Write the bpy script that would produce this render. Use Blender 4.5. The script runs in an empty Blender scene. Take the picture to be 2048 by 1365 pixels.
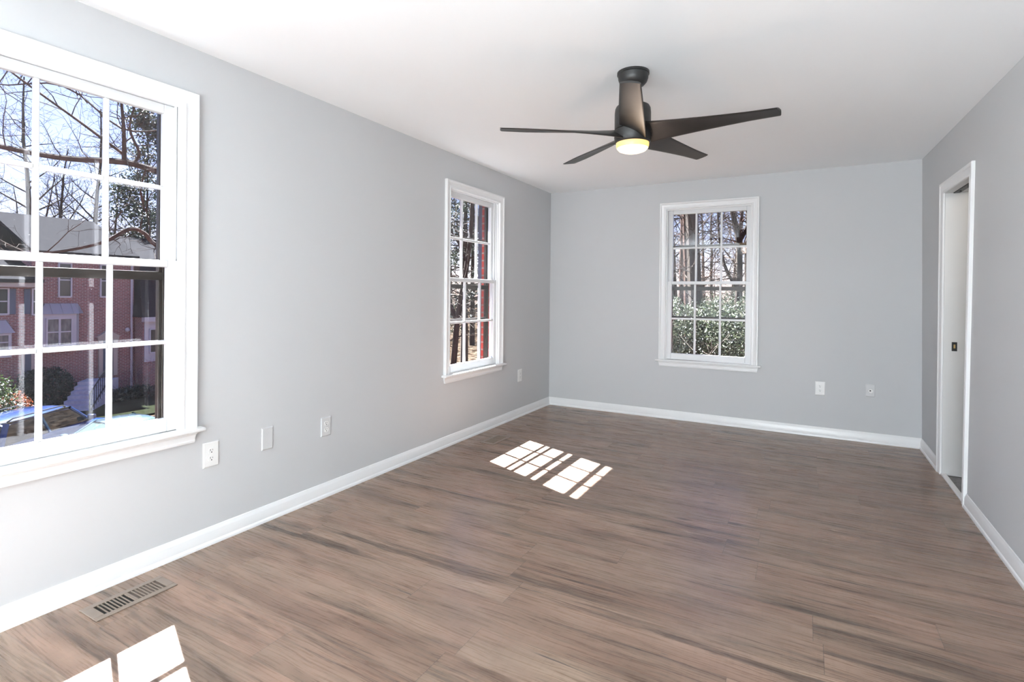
import bpy, bmesh, math, random
from mathutils import Vector, Matrix, noise as mnoise

# ------------------------------------------------------------------ camera, light, exposure
SC = bpy.context.scene
COL = SC.collection
W, L, H = 3.46, 5.591, 2.44          # room width, distance of the back wall, ceiling height
FRONT = -4.6                         # wall behind the camera

def make_camera():
    yaw, pitch, roll = .5073, -.0042, .00988
    cy, sy, cp, sp = math.cos(yaw), math.sin(yaw), math.cos(pitch), math.sin(pitch)
    f = Vector((-sy, cy, 0)); r = Vector((cy, sy, 0)); u = Vector((0, 0, 1))
    f2 = f * cp + u * sp; u2 = u * cp - f * sp
    cr, sr = math.cos(roll), math.sin(roll)
    r3 = r * cr + u2 * sr; u3 = u2 * cr - r * sr
    cam = bpy.data.cameras.new('camera'); o = bpy.data.objects.new('camera', cam); COL.objects.link(o)
    m = Matrix.Identity(4)
    for i in range(3):
        m[i][0] = r3[i]; m[i][1] = u3[i]; m[i][2] = -f2[i]
    m[0][3], m[1][3], m[2][3] = 2.605, 0.0, 1.265
    o.matrix_world = m
    cam.sensor_fit = 'HORIZONTAL'; cam.sensor_width = 36
    cam.lens = 1063.9 / 2048 * 36
    cam.shift_y = -88.37 / 2048
    cam.clip_start = .02; cam.clip_end = 400
    SC.camera = o
make_camera()

SC.view_settings.view_transform = 'Standard'
SC.view_settings.look = 'None'
SC.view_settings.gamma = 1
SC.view_settings.use_curve_mapping = False
SC.view_settings.exposure = 1.27
SC.cycles.max_bounces = 9
SC.cycles.diffuse_bounces = 6
SC.cycles.glossy_bounces = 4
SC.cycles.transparent_max_bounces = 24
SC.cycles.caustics_reflective = False
SC.cycles.caustics_refractive = False
SC.cycles.sample_clamp_indirect = 6.0
SC.cycles.use_denoising = True

SUN_DIR = Vector((.785, -.318, -1.0)).normalized()
def make_world():
    w = bpy.data.worlds.new('world'); SC.world = w; w.use_nodes = True
    nt = w.node_tree; bg = nt.nodes['Background']
    sky = nt.nodes.new('ShaderNodeTexSky'); sky.sky_type = 'NISHITA'
    sky.sun_disc = False
    sky.sun_elevation = math.asin(-SUN_DIR.z)
    sky.sun_rotation = math.atan2(-SUN_DIR.x, -SUN_DIR.y)
    sky.air_density = 1.0; sky.dust_density = .35; sky.ozone_density = 3.0
    mx = nt.nodes.new('ShaderNodeMix'); mx.data_type = 'RGBA'; mx.blend_type = 'MULTIPLY'; mx.inputs[0].default_value = 1
    mx.inputs[7].default_value = (1.08, .93, 1.10, 1)          # slightly lavender late-winter sky
    nt.links.new(sky.outputs[0], mx.inputs[6]); nt.links.new(mx.outputs[2], bg.inputs['Color'])
    bg.inputs['Strength'].default_value = .108
make_world()

def lamp(name, kind, loc, energy, color=(1, 1, 1), direction=None, size=None, size_y=None):
    d = bpy.data.lights.new(name, kind); d.energy = energy; d.color = color
    o = bpy.data.objects.new(name, d); COL.objects.link(o); o.location = loc
    if direction is not None:
        o.rotation_euler = Vector(direction).to_track_quat('-Z', 'Y').to_euler()
    if size and kind == 'AREA':
        d.size = size
        if size_y: d.shape = 'RECTANGLE'; d.size_y = size_y
    if size and kind in ('POINT', 'SPOT'):
        d.shadow_soft_size = size
    return o
s = lamp('sun', 'SUN', (-20, 9, 30), 52.0, (.955, .985, 1.0), SUN_DIR); s.data.angle = .009
# added fill light, unseen behind the camera, aimed up and forward
lamp('fill_uplight', 'AREA', (2.62, -2.9, .32), 62, (.84, .945, 1.0), (.08, .60, .80), 1.4, .5)
# added fill light, unseen behind the viewer, evens out the back wall
lamp('fill_behind', 'AREA', (2.38, -4.5, 1.15), 74, (.90, .965, 1.0), (-.02, 1, .35), 2.0, 1.9)
lamp('fill_side', 'AREA', (.03, -1.6, 1.45), 212, (.87, .955, 1.0), (1, -.36, .75), 1.9, 1.5)  # added unseen fill at the left, lifts right wall and ceiling

# ------------------------------------------------------------------ helpers
class MB:
    def __init__(s): s.v = []; s.f = []; s.m = []; s.cur = 0
    def add(s, vs, fs):
        b = len(s.v); s.v += [tuple(x) for x in vs]
        s.f += [tuple(b + i for i in f) for f in fs]; s.m += [s.cur] * len(fs); return s
    def box(s, x0, x1, y0, y1, z0, z1):
        if x0 > x1: x0, x1 = x1, x0
        if y0 > y1: y0, y1 = y1, y0
        if z0 > z1: z0, z1 = z1, z0
        return s.add([(x0,y0,z0),(x1,y0,z0),(x1,y1,z0),(x0,y1,z0),(x0,y0,z1),(x1,y0,z1),(x1,y1,z1),(x0,y1,z1)],
                     [(0,3,2,1),(4,5,6,7),(0,1,5,4),(1,2,6,5),(2,3,7,6),(3,0,4,7)])
    def prism(s, poly, d0, d1, f):       # polygon (a,b) extruded from d0 to d1; f(a,b,d) -> xyz
        n = len(poly)
        vs = [f(a, b, d0) for a, b in poly] + [f(a, b, d1) for a, b in poly]
        fs = [tuple(range(n)), tuple(range(2*n-1, n-1, -1))]
        fs += [(i, i+n, (i+1) % n + n, (i+1) % n) for i in range(n)]
        return s.add(vs, fs)
    def loft(s, rings, cap=True, closed=True):
        n = len(rings[0]); vs = [p for r in rings for p in r]; fs = []
        for k in range(len(rings)-1):
            for i in range(n if closed else n-1):
                j = (i+1) % n
                fs.append((k*n+i, k*n+j, (k+1)*n+j, (k+1)*n+i))
        if cap: fs += [tuple(range(n-1, -1, -1)), tuple(range((len(rings)-1)*n, len(rings)*n))]
        return s.add(vs, fs)
    def lathe(s, prof, n=40, c=(0,0,0)):
        rings = []
        for r, z in prof:
            rings.append([(c[0]+r*math.cos(2*math.pi*i/n), c[1]+r*math.sin(2*math.pi*i/n), c[2]+z) for i in range(n)])
        return s.loft(rings, cap=True)
    def tube(s, pts, rad, n=5, cap=False):
        pts = [Vector(p) for p in pts]
        if not hasattr(rad, '__len__'): rad = [rad]*len(pts)
        rings = []; ref = None
        for i, p in enumerate(pts):
            t = (pts[min(i+1, len(pts)-1)] - pts[max(i-1, 0)])
            t = t.normalized() if t.length > 1e-9 else Vector((0,0,1))
            if ref is None:
                ref = t.orthogonal().normalized()
            ref = (ref - t*ref.dot(t))
            ref = ref.normalized() if ref.length > 1e-6 else t.orthogonal().normalized()
            b = t.cross(ref)
            rings.append([tuple(p + (ref*math.cos(2*math.pi*k/n) + b*math.sin(2*math.pi*k/n))*rad[i]) for k in range(n)])
        return s.loft(rings, cap=cap)
    def build(s, name, mat, parent=None, smooth=False, bevel=0, seg=2, angle=40):
        me = bpy.data.meshes.new(name); me.from_pydata(s.v, [], s.f); me.update()
        mats = mat if isinstance(mat, (list, tuple)) else [mat]
        for m in mats: me.materials.append(m)
        if len(mats) > 1: me.polygons.foreach_set('material_index', s.m)
        bm = bmesh.new(); bm.from_mesh(me)
        bmesh.ops.recalc_face_normals(bm, faces=bm.faces)
        bm.to_mesh(me); bm.free()
        o = bpy.data.objects.new(name, me); COL.objects.link(o)
        if parent: o.parent = parent
        if bevel:
            b = o.modifiers.new('bevel', 'BEVEL'); b.width = bevel; b.segments = seg; b.limit_method = 'ANGLE'; b.angle_limit = math.radians(35)
        if smooth or bevel:
            me.polygons.foreach_set('use_smooth', [True]*len(me.polygons))
            if smooth != 'all':
                me.set_sharp_from_angle(angle=math.radians(angle))
        return o

def smooth_path(pts, rad, k=4):
    P = [Vector(p) for p in pts]; n = len(P); op, orr = [], []
    for i in range(n-1):
        p0, p1, p2, p3 = P[max(i-1, 0)], P[i], P[i+1], P[min(i+2, n-1)]
        for j in range(k):
            t = j/k
            op.append(.5*((2*p1) + (p2-p0)*t + (2*p0-5*p1+4*p2-p3)*t*t + (3*p1-p0-3*p2+p3)*t**3)); orr.append(rad[i]+(rad[i+1]-rad[i])*t)
    return op+[P[-1]], orr+[rad[-1]]
def empty(name, loc=(0,0,0), rz=0):
    o = bpy.data.objects.new(name, None); COL.objects.link(o)
    o.location = loc; o.rotation_euler = (0, 0, rz); o.empty_display_size = .1
    return o
def tag(o, label, cat, group=None, kind=None):
    o['label'] = label; o['category'] = cat
    if group: o['group'] = group
    if kind: o['kind'] = kind
    return o
def struct(o, label=None):
    o['kind'] = 'structure'
    if label: o['label'] = label
    return o
def copy_tree(o, parent=None):
    c = o.copy(); COL.objects.link(c)
    if parent: c.parent = parent
    for ch in list(o.children): copy_tree(ch, c)
    return c

# ------------------------------------------------------------------ materials
class NT:
    def __init__(s, name):
        s.mat = bpy.data.materials.new(name); s.mat.use_nodes = True
        s.t = s.mat.node_tree; s.b = s.t.nodes['Principled BSDF']; s.out = s.t.nodes['Material Output']
    def n(s, typ, **kw):
        x = s.t.nodes.new(typ)
        for k, v in kw.items():
            if k in x.inputs and not hasattr(x, k): x.inputs[k].default_value = v
            else: setattr(x, k, v)
        return x
    def l(s, a, b): s.t.links.new(a, b)
    def setin(s, sock, v):
        if hasattr(v, 'is_output'): s.l(v, sock)
        else: sock.default_value = v
    def math(s, op, a, b=0.0, c=None):
        x = s.t.nodes.new('ShaderNodeMath'); x.operation = op
        s.setin(x.inputs[0], a); s.setin(x.inputs[1], b)
        if c is not None: s.setin(x.inputs[2], c)
        return x.outputs[0]
    def comb(s, x, y, z):
        c = s.t.nodes.new('ShaderNodeCombineXYZ')
        for i, v in enumerate((x, y, z)): s.setin(c.inputs[i], v)
        return c.outputs[0]
    def coords(s, kind='Object'):
        tc = s.t.nodes.new('ShaderNodeTexCoord'); sep = s.t.nodes.new('ShaderNodeSeparateXYZ')
        s.l(tc.outputs[kind], sep.inputs[0]); return sep.outputs[0], sep.outputs[1], sep.outputs[2], tc.outputs[kind]
    def noise(s, vec, scale, detail=4, rough=.55, dist=0.0):
        x = s.t.nodes.new('ShaderNodeTexNoise'); s.l(vec, x.inputs['Vector'])
        x.inputs['Scale'].default_value = scale; x.inputs['Detail'].default_value = detail
        x.inputs['Roughness'].default_value = rough; x.inputs['Distortion'].default_value = dist
        return x.outputs['Fac']
    def ramp(s, fac, stops, interp='LINEAR'):
        x = s.t.nodes.new('ShaderNodeValToRGB'); cr = x.color_ramp; cr.interpolation = interp
        while len(cr.elements) < len(stops): cr.elements.new(.5)
        for e, (p, c) in zip(cr.elements, stops):
            e.position = p; e.color = (*c, 1) if len(c) == 3 else c
        s.l(fac, x.inputs[0]); return x.outputs[0]
    def mix(s, fac, a, b, typ='MIX'):
        x = s.t.nodes.new('ShaderNodeMix'); x.data_type = 'RGBA'; x.blend_type = typ
        s.setin(x.inputs[0], fac)
        for sock, v in ((x.inputs[6], a), (x.inputs[7], b)):
            if hasattr(v, 'is_output'): s.l(v, sock)
            else: sock.default_value = (*v, 1)
        return x.outputs[2]
    def bump(s, h, strength=.2, dist=.01):
        x = s.t.nodes.new('ShaderNodeBump'); x.inputs['Strength'].default_value = strength; x.inputs['Distance'].default_value = dist
        s.l(h, x.inputs['Height']); s.l(x.outputs[0], s.b.inputs['Normal'])

def plain(name, col, rough=.5, spec=.5, metal=0, coat=0):
    m = NT(name); b = m.b
    b.inputs['Base Color'].default_value = (*col, 1); b.inputs['Roughness'].default_value = rough
    b.inputs['Specular IOR Level'].default_value = spec; b.inputs['Metallic'].default_value = metal
    if coat: b.inputs['Coat Weight'].default_value = coat; b.inputs['Coat Roughness'].default_value = .05
    return m.mat
def mottled(name, c1, c2, scale=3, rough=.6, spec=.3, metal=0, stretch=(1,1,1), bump=0, detail=5):
    m = NT(name); x, y, z, v = m.coords()
    mp = m.n('ShaderNodeMapping'); m.l(v, mp.inputs[0]); mp.inputs['Scale'].default_value = stretch
    nz = m.noise(mp.outputs[0], scale, detail)
    m.l(m.ramp(nz, [(.3, c1), (.7, c2)]), m.b.inputs['Base Color'])
    m.b.inputs['Roughness'].default_value = rough; m.b.inputs['Specular IOR Level'].default_value = spec
    m.b.inputs['Metallic'].default_value = metal
    if bump: m.bump(nz, bump, .01)
    return m.mat
def paint(name, col, rough, bump=.04):
    m = NT(name); x, y, z, v = m.coords()
    nz = m.noise(v, 220, 3)
    big = m.noise(v, .9, 2)
    m.l(m.mix(big, tuple(c*.975 for c in col), tuple(min(1, c*1.02) for c in col)), m.b.inputs['Base Color'])
    m.b.inputs['Roughness'].default_value = rough; m.b.inputs['Specular IOR Level'].default_value = .25
    m.bump(nz, bump, .002)
    return m.mat

def floor_mat():
    m = NT('wood_plank_floor'); x, y, z, v = m.coords()
    PW, PL = .18, 1.22
    yr = m.math('ADD', m.math('DIVIDE', y, PW), .5)
    row = m.math('FLOOR', yr); fy = m.math('FRACT', yr)
    wn = m.n('ShaderNodeTexWhiteNoise', noise_dimensions='1D'); m.l(row, wn.inputs['W'])
    xr = m.math('ADD', m.math('DIVIDE', x, PL), m.math('MULTIPLY', wn.outputs['Value'], 7.31))
    pk = m.math('FLOOR', xr); fx = m.math('FRACT', xr)
    w2 = m.n('ShaderNodeTexWhiteNoise', noise_dimensions='2D'); m.l(m.comb(row, pk, 0), w2.inputs['Vector'])
    rnd = w2.outputs['Value']; sp = m.n('ShaderNodeSeparateColor'); m.l(w2.outputs['Color'], sp.inputs[0])
    off = m.math('MULTIPLY', rnd, 37.0); off2 = m.math('MULTIPLY', sp.outputs[1], 53.0)
    # slight wander of the grain
    wand = m.noise(m.comb(m.math('ADD', m.math('MULTIPLY', x, 1.6), off), m.math('MULTIPLY', y, 2.0), off2), 1.0, 2)
    yw = m.math('ADD', y, m.math('MULTIPLY', m.math('SUBTRACT', wand, .5), .055))
    g1 = m.noise(m.comb(m.math('ADD', m.math('MULTIPLY', x, 1.1), off), m.math('MULTIPLY', yw, 11.0), off2), 1.0, 6, .6, .4)
    g2 = m.noise(m.comb(m.math('ADD', m.math('MULTIPLY', x, 5.0), off2), m.math('MULTIPLY', yw, 150.0), off), 1.0, 5, .65)
    g3 = m.noise(m.comb(m.math('ADD', m.math('MULTIPLY', x, .70), off2), m.math('MULTIPLY', yw, 13.0), off), 1.0, 6, .62, .5)
    g4 = m.noise(m.comb(m.math('ADD', m.math('MULTIPLY', x, 2.4), off), m.math('MULTIPLY', yw, 42.0), off2), 1.0, 5, .65, .5)
    saw = m.noise(m.comb(m.math('MULTIPLY', x, 70.0), m.math('MULTIPLY', y, 9.0), off), 1.0, 3, .6)
    base = m.ramp(g1, [(.30, (.125, .093, .076)), (.45, (.225, .169, .137)), (.60, (.300, .229, .187)), (.72, (.185, .138, .111))])
    hue = m.ramp(m.noise(m.comb(m.math('ADD', m.math('MULTIPLY', x, 1.3), off), m.math('MULTIPLY', y, 4.0), off2), 1.0, 3), [(.35, (0, 0, 0)), (.65, (1, 1, 1))])
    tint = m.mix(hue, (1.13, .965, .87), (1.04, .975, .885))
    base = m.mix(1.0, base, tint, 'MULTIPLY')
    base = m.mix(1.0, base, m.ramp(rnd, [(0, (.92,)*3), (1, (1.05,)*3)]), 'MULTIPLY')
    base = m.mix(1.0, base, m.ramp(g2, [(.30, (.78,)*3), (.55, (1.02,)*3), (.8, (1.10,)*3)]), 'MULTIPLY')
    base = m.mix(1.0, base, m.ramp(g4, [(.34, (.74, .73, .72)), (.44, (1.0, 1.0, 1.0))]), 'MULTIPLY')
    crack = m.ramp(g3, [(.34, (1, 1, 1)), (.45, (.0, .0, .0))])
    base = m.mix(m.math('MULTIPLY', crack, .72), base, (.060, .044, .036))
    base = m.mix(1.0, base, m.ramp(saw, [(.33, (.93,)*3), (.5, (1, 1, 1))]), 'MULTIPLY')
    g5 = m.noise(m.comb(m.math('ADD', m.math('MULTIPLY', x, 1.5), off), m.math('MULTIPLY', yw, 34.0), off2), 1.0, 4, .6, 1.2)
    base = m.mix(m.math('MULTIPLY', m.ramp(g5, [(.28, (1, 1, 1)), (.33, (0, 0, 0))]), .85), base, (.040, .030, .025))
    # knots
    vo = m.n('ShaderNodeTexVoronoi'); vo.inputs['Scale'].default_value = 1.0
    m.l(m.comb(m.math('ADD', m.math('MULTIPLY', x, 1.5), off), m.math('MULTIPLY', y, 4.5), off2), vo.inputs['Vector'])
    knot = m.ramp(vo.outputs['Distance'], [(.03, (1, 1, 1)), (.09, (0, 0, 0))])
    base = m.mix(m.math('MULTIPLY', knot, .7), base, (.055, .040, .032))
    # joints between planks
    ey = m.math('MINIMUM', fy, m.math('SUBTRACT', 1.0, fy)); ex = m.math('MINIMUM', fx, m.math('SUBTRACT', 1.0, fx))
    jy = m.math('LESS_THAN', ey, .0075); jx = m.math('LESS_THAN', ex, .0011)
    joint = m.math('MAXIMUM', m.math('MULTIPLY', jy, .45), jx)
    base = m.mix(m.math('MULTIPLY', joint, .55), base, (.06, .045, .036))
    m.l(base, m.b.inputs['Base Color'])
    rg = m.math('ADD', .22, m.math('MULTIPLY', g2, .12))
    m.l(rg, m.b.inputs['Roughness']); m.b.inputs['Specular IOR Level'].default_value = .36
    hgt = m.math('SUBTRACT', m.math('MULTIPLY', g2, .35), m.math('MULTIPLY', joint, .8))
    m.bump(hgt, .16, .002)
    return m.mat

def brick_mat(name, c1, c2, mortar, bw=.203, bh=.0725, ms=.010, bump=.4):
    m = NT(name); x, y, z, v = m.coords()
    br = m.n('ShaderNodeTexBrick'); br.inputs['Scale'].default_value = 1.0
    m.l(m.comb(m.math('ADD', x, y), z, 0), br.inputs['Vector'])
    br.inputs['Color1'].default_value = (*c1, 1); br.inputs['Color2'].default_value = (*c2, 1); br.inputs['Mortar'].default_value = (*mortar, 1)
    br.inputs['Brick Width'].default_value = bw; br.inputs['Row Height'].default_value = bh; br.inputs['Mortar Size'].default_value = ms
    nz = m.noise(v, 14, 4)
    m.l(m.mix(1.0, br.outputs['Color'], m.ramp(nz, [(.3, (.75,)*3), (.7, (1.15,)*3)]), 'MULTIPLY'), m.b.inputs['Base Color'])
    m.b.inputs['Roughness'].default_value = .85; m.b.inputs['Specular IOR Level'].default_value = .2
    m.bump(m.math('SUBTRACT', 1.0, br.outputs['Fac']), bump, .006)
    return m.mat
def glass_mat(name, tint=(.975, .975, .985), dirt=0.0):
    m = NT(name); t = m.t
    tr = m.n('ShaderNodeBsdfTransparent'); tr.inputs[0].default_value = (*tint, 1)
    gl = m.n('ShaderNodeBsdfGlossy'); gl.inputs['Roughness'].default_value = .01
    lw = m.n('ShaderNodeLayerWeight'); lw.inputs[0].default_value = .5
    fr = m.math('ADD', .024, m.math('MULTIPLY', m.math('POWER', lw.outputs['Facing'], 5.0), .8))
    mx = m.n('ShaderNodeMixShader'); m.l(fr, mx.inputs[0]); m.l(tr.outputs[0], mx.inputs[1]); m.l(gl.outputs[0], mx.inputs[2])
    last = mx.outputs[0]
    if dirt:
        x, y, z, v = m.coords()
        nz = m.noise(v, 75, 2, .6); big = m.noise(v, 2.2, 3)
        spk = m.math('MULTIPLY', m.ramp(nz, [(.735, (0, 0, 0)), (.765, (1, 1, 1))]), m.ramp(big, [(.42, (0, 0, 0)), (.62, (1, 1, 1))]))
        spk = m.math('MULTIPLY', spk, dirt)
        df = m.n('ShaderNodeBsdfDiffuse'); df.inputs[0].default_value = (.8, .8, .78, 1)
        m2 = m.n('ShaderNodeMixShader'); m.l(spk, m2.inputs[0]); m.l(last, m2.inputs[1]); m.l(df.outputs[0], m2.inputs[2]); last = m2.outputs[0]
    m.l(last, m.out.inputs['Surface'])
    return m.mat
def leaf_mat(name, cols, rough=.4, trans=.25):
    m = NT(name)
    g = m.n('ShaderNodeNewGeometry')
    st = [(i/(len(cols)-1), c) for i, c in enumerate(cols)]
    c = m.ramp(g.outputs['Random Per Island'], st)
    m.l(c, m.b.inputs['Base Color']); m.b.inputs['Roughness'].default_value = rough
    tr = m.n('ShaderNodeBsdfTranslucent'); m.l(c, tr.inputs[0])
    mx = m.n('ShaderNodeMixShader'); mx.inputs[0].default_value = trans
    m.l(m.b.outputs[0], mx.inputs[1]); m.l(tr.outputs[0], mx.inputs[2]); m.l(mx.outputs[0], m.out.inputs['Surface'])
    return m.mat
def emit_mat(name, col, strength, bottom=None):
    m = NT(name); e = m.b
    e.inputs['Base Color'].default_value = (.25, .22, .17, 1); e.inputs['Roughness'].default_value = .35
    e.inputs['Emission Color'].default_value = (*col, 1); e.inputs['Emission Strength'].default_value = strength
    return m.mat

M = {}
M['wall'] = paint('pale_grey_wall_paint', (.560, .568, .578), .55)
M['ceiling'] = paint('white_ceiling_paint', (.92, .94, .955), .7, .03)
M['trim'] = plain('white_gloss_trim', (.80, .805, .81), .28, .5)
M['sash'] = plain('white_sash_paint', (.75, .76, .77), .32, .5)
M['track'] = plain('grey_vinyl_track', (.18, .18, .18), .5)
M['floor'] = floor_mat()
M['bronze'] = plain('dark_bronze_aluminium', (.030, .024, .018), .42, .5, .3)
M['glass'] = glass_mat('window_glass')
M['storm_glass'] = glass_mat('storm_glass', (.955, .955, .965), .8)
M['brick'] = brick_mat('red_brick', (.42, .065, .045), (.33, .05, .036), (.33, .22, .19), ms=.008)
M['shutter'] = plain('slate_blue_shutter_paint', (.055, .062, .095), .5)
M['plastic'] = plain('white_outlet_plastic', (.80, .80, .79), .3)
M['painted_plate'] = plain('wall_coloured_plate', (.60, .605, .61), .35)
M['slot'] = plain('dark_slot', (.012, .012, .012), .6)
M['fan'] = mottled('matte_black_fan', (.012, .012, .012), (.022, .021, .020), 30, .42, .5)
M['blade'] = mottled('dark_fan_blade', (.012, .011, .0105), (.026, .023, .0215), 9, .38, .5, 0, (1, 1, 1))
M['shade'] = emit_mat('glowing_opal_glass', (1.0, .55, .15), .62)
M['lens'] = emit_mat('bright_opal_glass', (1.0, .82, .50), .95)
M['vent'] = plain('tan_vent_metal', (.235, .185, .150), .4, .4)
M['vent_dark'] = plain('vent_throat', (.010, .009, .008), .7)
M['vent_damper'] = plain('brown_vent_damper', (.095, .070, .055), .5)
M['brass'] = plain('aged_brass', (.55, .38, .16), .35, .5, .8)
M['black_metal'] = plain('black_metal', (.012, .012, .012), .4)
M['grey_floor'] = mottled('grey_carpet', (.20, .20, .205), (.30, .30, .305), 60, .9, .1)

# ------------------------------------------------------------------ room shell
def wall_cells(mb, a0, a1, z0, z1, holes, f):
    """boxes of a wall rectangle with rectangular holes; f(mb,a0,a1,z0,z1)"""
    A = sorted({a0, a1, *[h[0] for h in holes], *[h[1] for h in holes]})
    Z = sorted({z0, z1, *[h[2] for h in holes], *[h[3] for h in holes]})
    A = [a for a in A if a0 <= a <= a1]; Z = [z for z in Z if z0 <= z <= z1]
    for i in range(len(A)-1):
        for k in range(len(Z)-1):
            am, zm = (A[i]+A[i+1])/2, (Z[k]+Z[k+1])/2
            if any(h[0] < am < h[1] and h[2] < zm < h[3] for h in holes): continue
            f(mb, A[i], A[i+1], Z[k], Z[k+1])

WIN = [('left', 1.045, 0.0), ('left', 4.010, -.006), ('back', 1.725, .008)]   # wall, centre, height offset
OW, OZ0, OZ1 = .415, .590, 2.165     # rough opening half width, bottom, top
hl = [(c-OW, c+OW, OZ0+dz, OZ1+dz) for w, c, dz in WIN if w == 'left']
hb = [(c-OW, c+OW, OZ0+dz, OZ1+dz) for w, c, dz in WIN if w == 'back']

mb = MB(); wall_cells(mb, FRONT, L, 0, H, hl, lambda m, a0, a1, z0, z1: m.box(-.10, 0, a0, a1, z0, z1))
wl = struct(mb.build('wall_left', M['wall']), 'pale grey left wall with two double-hung windows')
mb = MB(); wall_cells(mb, -.10, W+.10, 0, H, hb, lambda m, a0, a1, z0, z1: m.box(a0, a1, L, L+.10, z0, z1))
wb = struct(mb.build('wall_back', M['wall']), 'pale grey back wall with one double-hung window')
BO = .402; BZ0, BZ1 = .60, 2.17
hlb = [(c-BO, c+BO, BZ0+dz, BZ1+dz) for w, c, dz in WIN if w == 'left']
hbb = [(c-BO, c+BO, BZ0+dz, BZ1+dz) for w, c, dz in WIN if w == 'back']
mb = MB(); wall_cells(mb, FRONT, L+.19, -3.7, 3.0, hlb, lambda m, a0, a1, z0, z1: m.box(-.19, -.101, a0, a1, z0, z1))
mb.build('brick_facing', M['brick'], wl)['label'] = 'red brick outer face'
mb = MB(); wall_cells(mb, -.101, W+.6, -3.7, 3.0, hbb, lambda m, a0, a1, z0, z1: m.box(a0, a1, L+.101, L+.19, z0, z1))
mb.build('brick_facing', M['brick'], wb)['label'] = 'red brick outer face'

# right wall: leans out a little towards the ceiling; door opening in it
def xr(y, z):
    top = 3.436 + .0315*(L - max(y, 2.4)); bot = 3.459
    t = min(max(z/H, 0), 1)
    return bot + (top-bot)*t
DY0, DY1, DZ = 4.225, 4.850, 2.025
def warp(o):
    for v in o.data.vertices: v.co.x += xr(v.co.y, v.co.z) - W
    o.data.update(); return o
mb = MB()
ys = [FRONT, -.5, .5, 1.5, 2.4, 3.0, 3.6, DY0, DY1, L]; zs = [0, .4, .8, 1.2, 1.6, DZ, H]
for i in range(len(ys)-1):
    for k in range(len(zs)-1):
        if ys[i] == DY0 and zs[k+1] <= DZ: continue
        mb.box(W, W+.115, ys[i], ys[i+1], zs[k], zs[k+1])
wr = struct(warp(mb.build('wall_right', M['wall'])), 'pale grey right wall with narrow doorway')
mb = MB(); mb.box(-.1, W+.3, FRONT-.1, FRONT, 0, H); struct(mb.build('wall_front', M['wall']), 'wall behind the viewer')
mb = MB(); mb.box(-.1, W+.02, FRONT-.1, L+.1, -.12, 0); struct(mb.build('floor', M['floor']), 'brown wood plank floor')
mb = MB(); mb.box(-.1, W+.3, FRONT-.1, L+.1, H, H+.1); struct(mb.build('ceiling', M['ceiling']), 'flat white ceiling')
mb = MB(); mb.box(-.62, -.10, FRONT, L+.7, 2.52, 2.62).box(-.62, W+.6, L+.10, L+.62, 2.52, 2.62)
struct(mb.build('roof_eave', M['trim']), 'eave over the outer walls')

# baseboards: profile (t = out from wall, z)
BP = [(0, 0), (.019, 0), (.019, .010), (.017, .017), (.0125, .021), (.0125, .058), (.0105, .064), (.0105, .069), (.006, .077), (.004, .086), (0, .088)]
mb = MB()
mb.loft([[(t, FRONT, z) for t, z in BP], [(t, L-t, z) for t, z in BP]])
struct(mb.build('baseboard_left', M['trim'], smooth=True), 'white moulded baseboard along left wall')
mb = MB(); mb.loft([[(t, L-t, z) for t, z in BP], [(xr(L, 0)-t, L-t, z) for t, z in BP]])
struct(mb.build('baseboard_back', M['trim'], smooth=True), 'white moulded baseboard along back wall')
mb = MB()
mb.loft([[(xr(L, 0)-t, L-t, z) for t, z in BP], [(xr(4.9, 0)-t, 4.930, z) for t, z in BP]])
mb.loft([[(xr(4.1, 0)-t, 4.148, z) for t, z in BP], [(xr(FRONT, 0)-t, FRONT, z) for t, z in BP]])
struct(mb.build('baseboard_right', M['trim'], smooth=True), 'white moulded baseboard along right wall')

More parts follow.
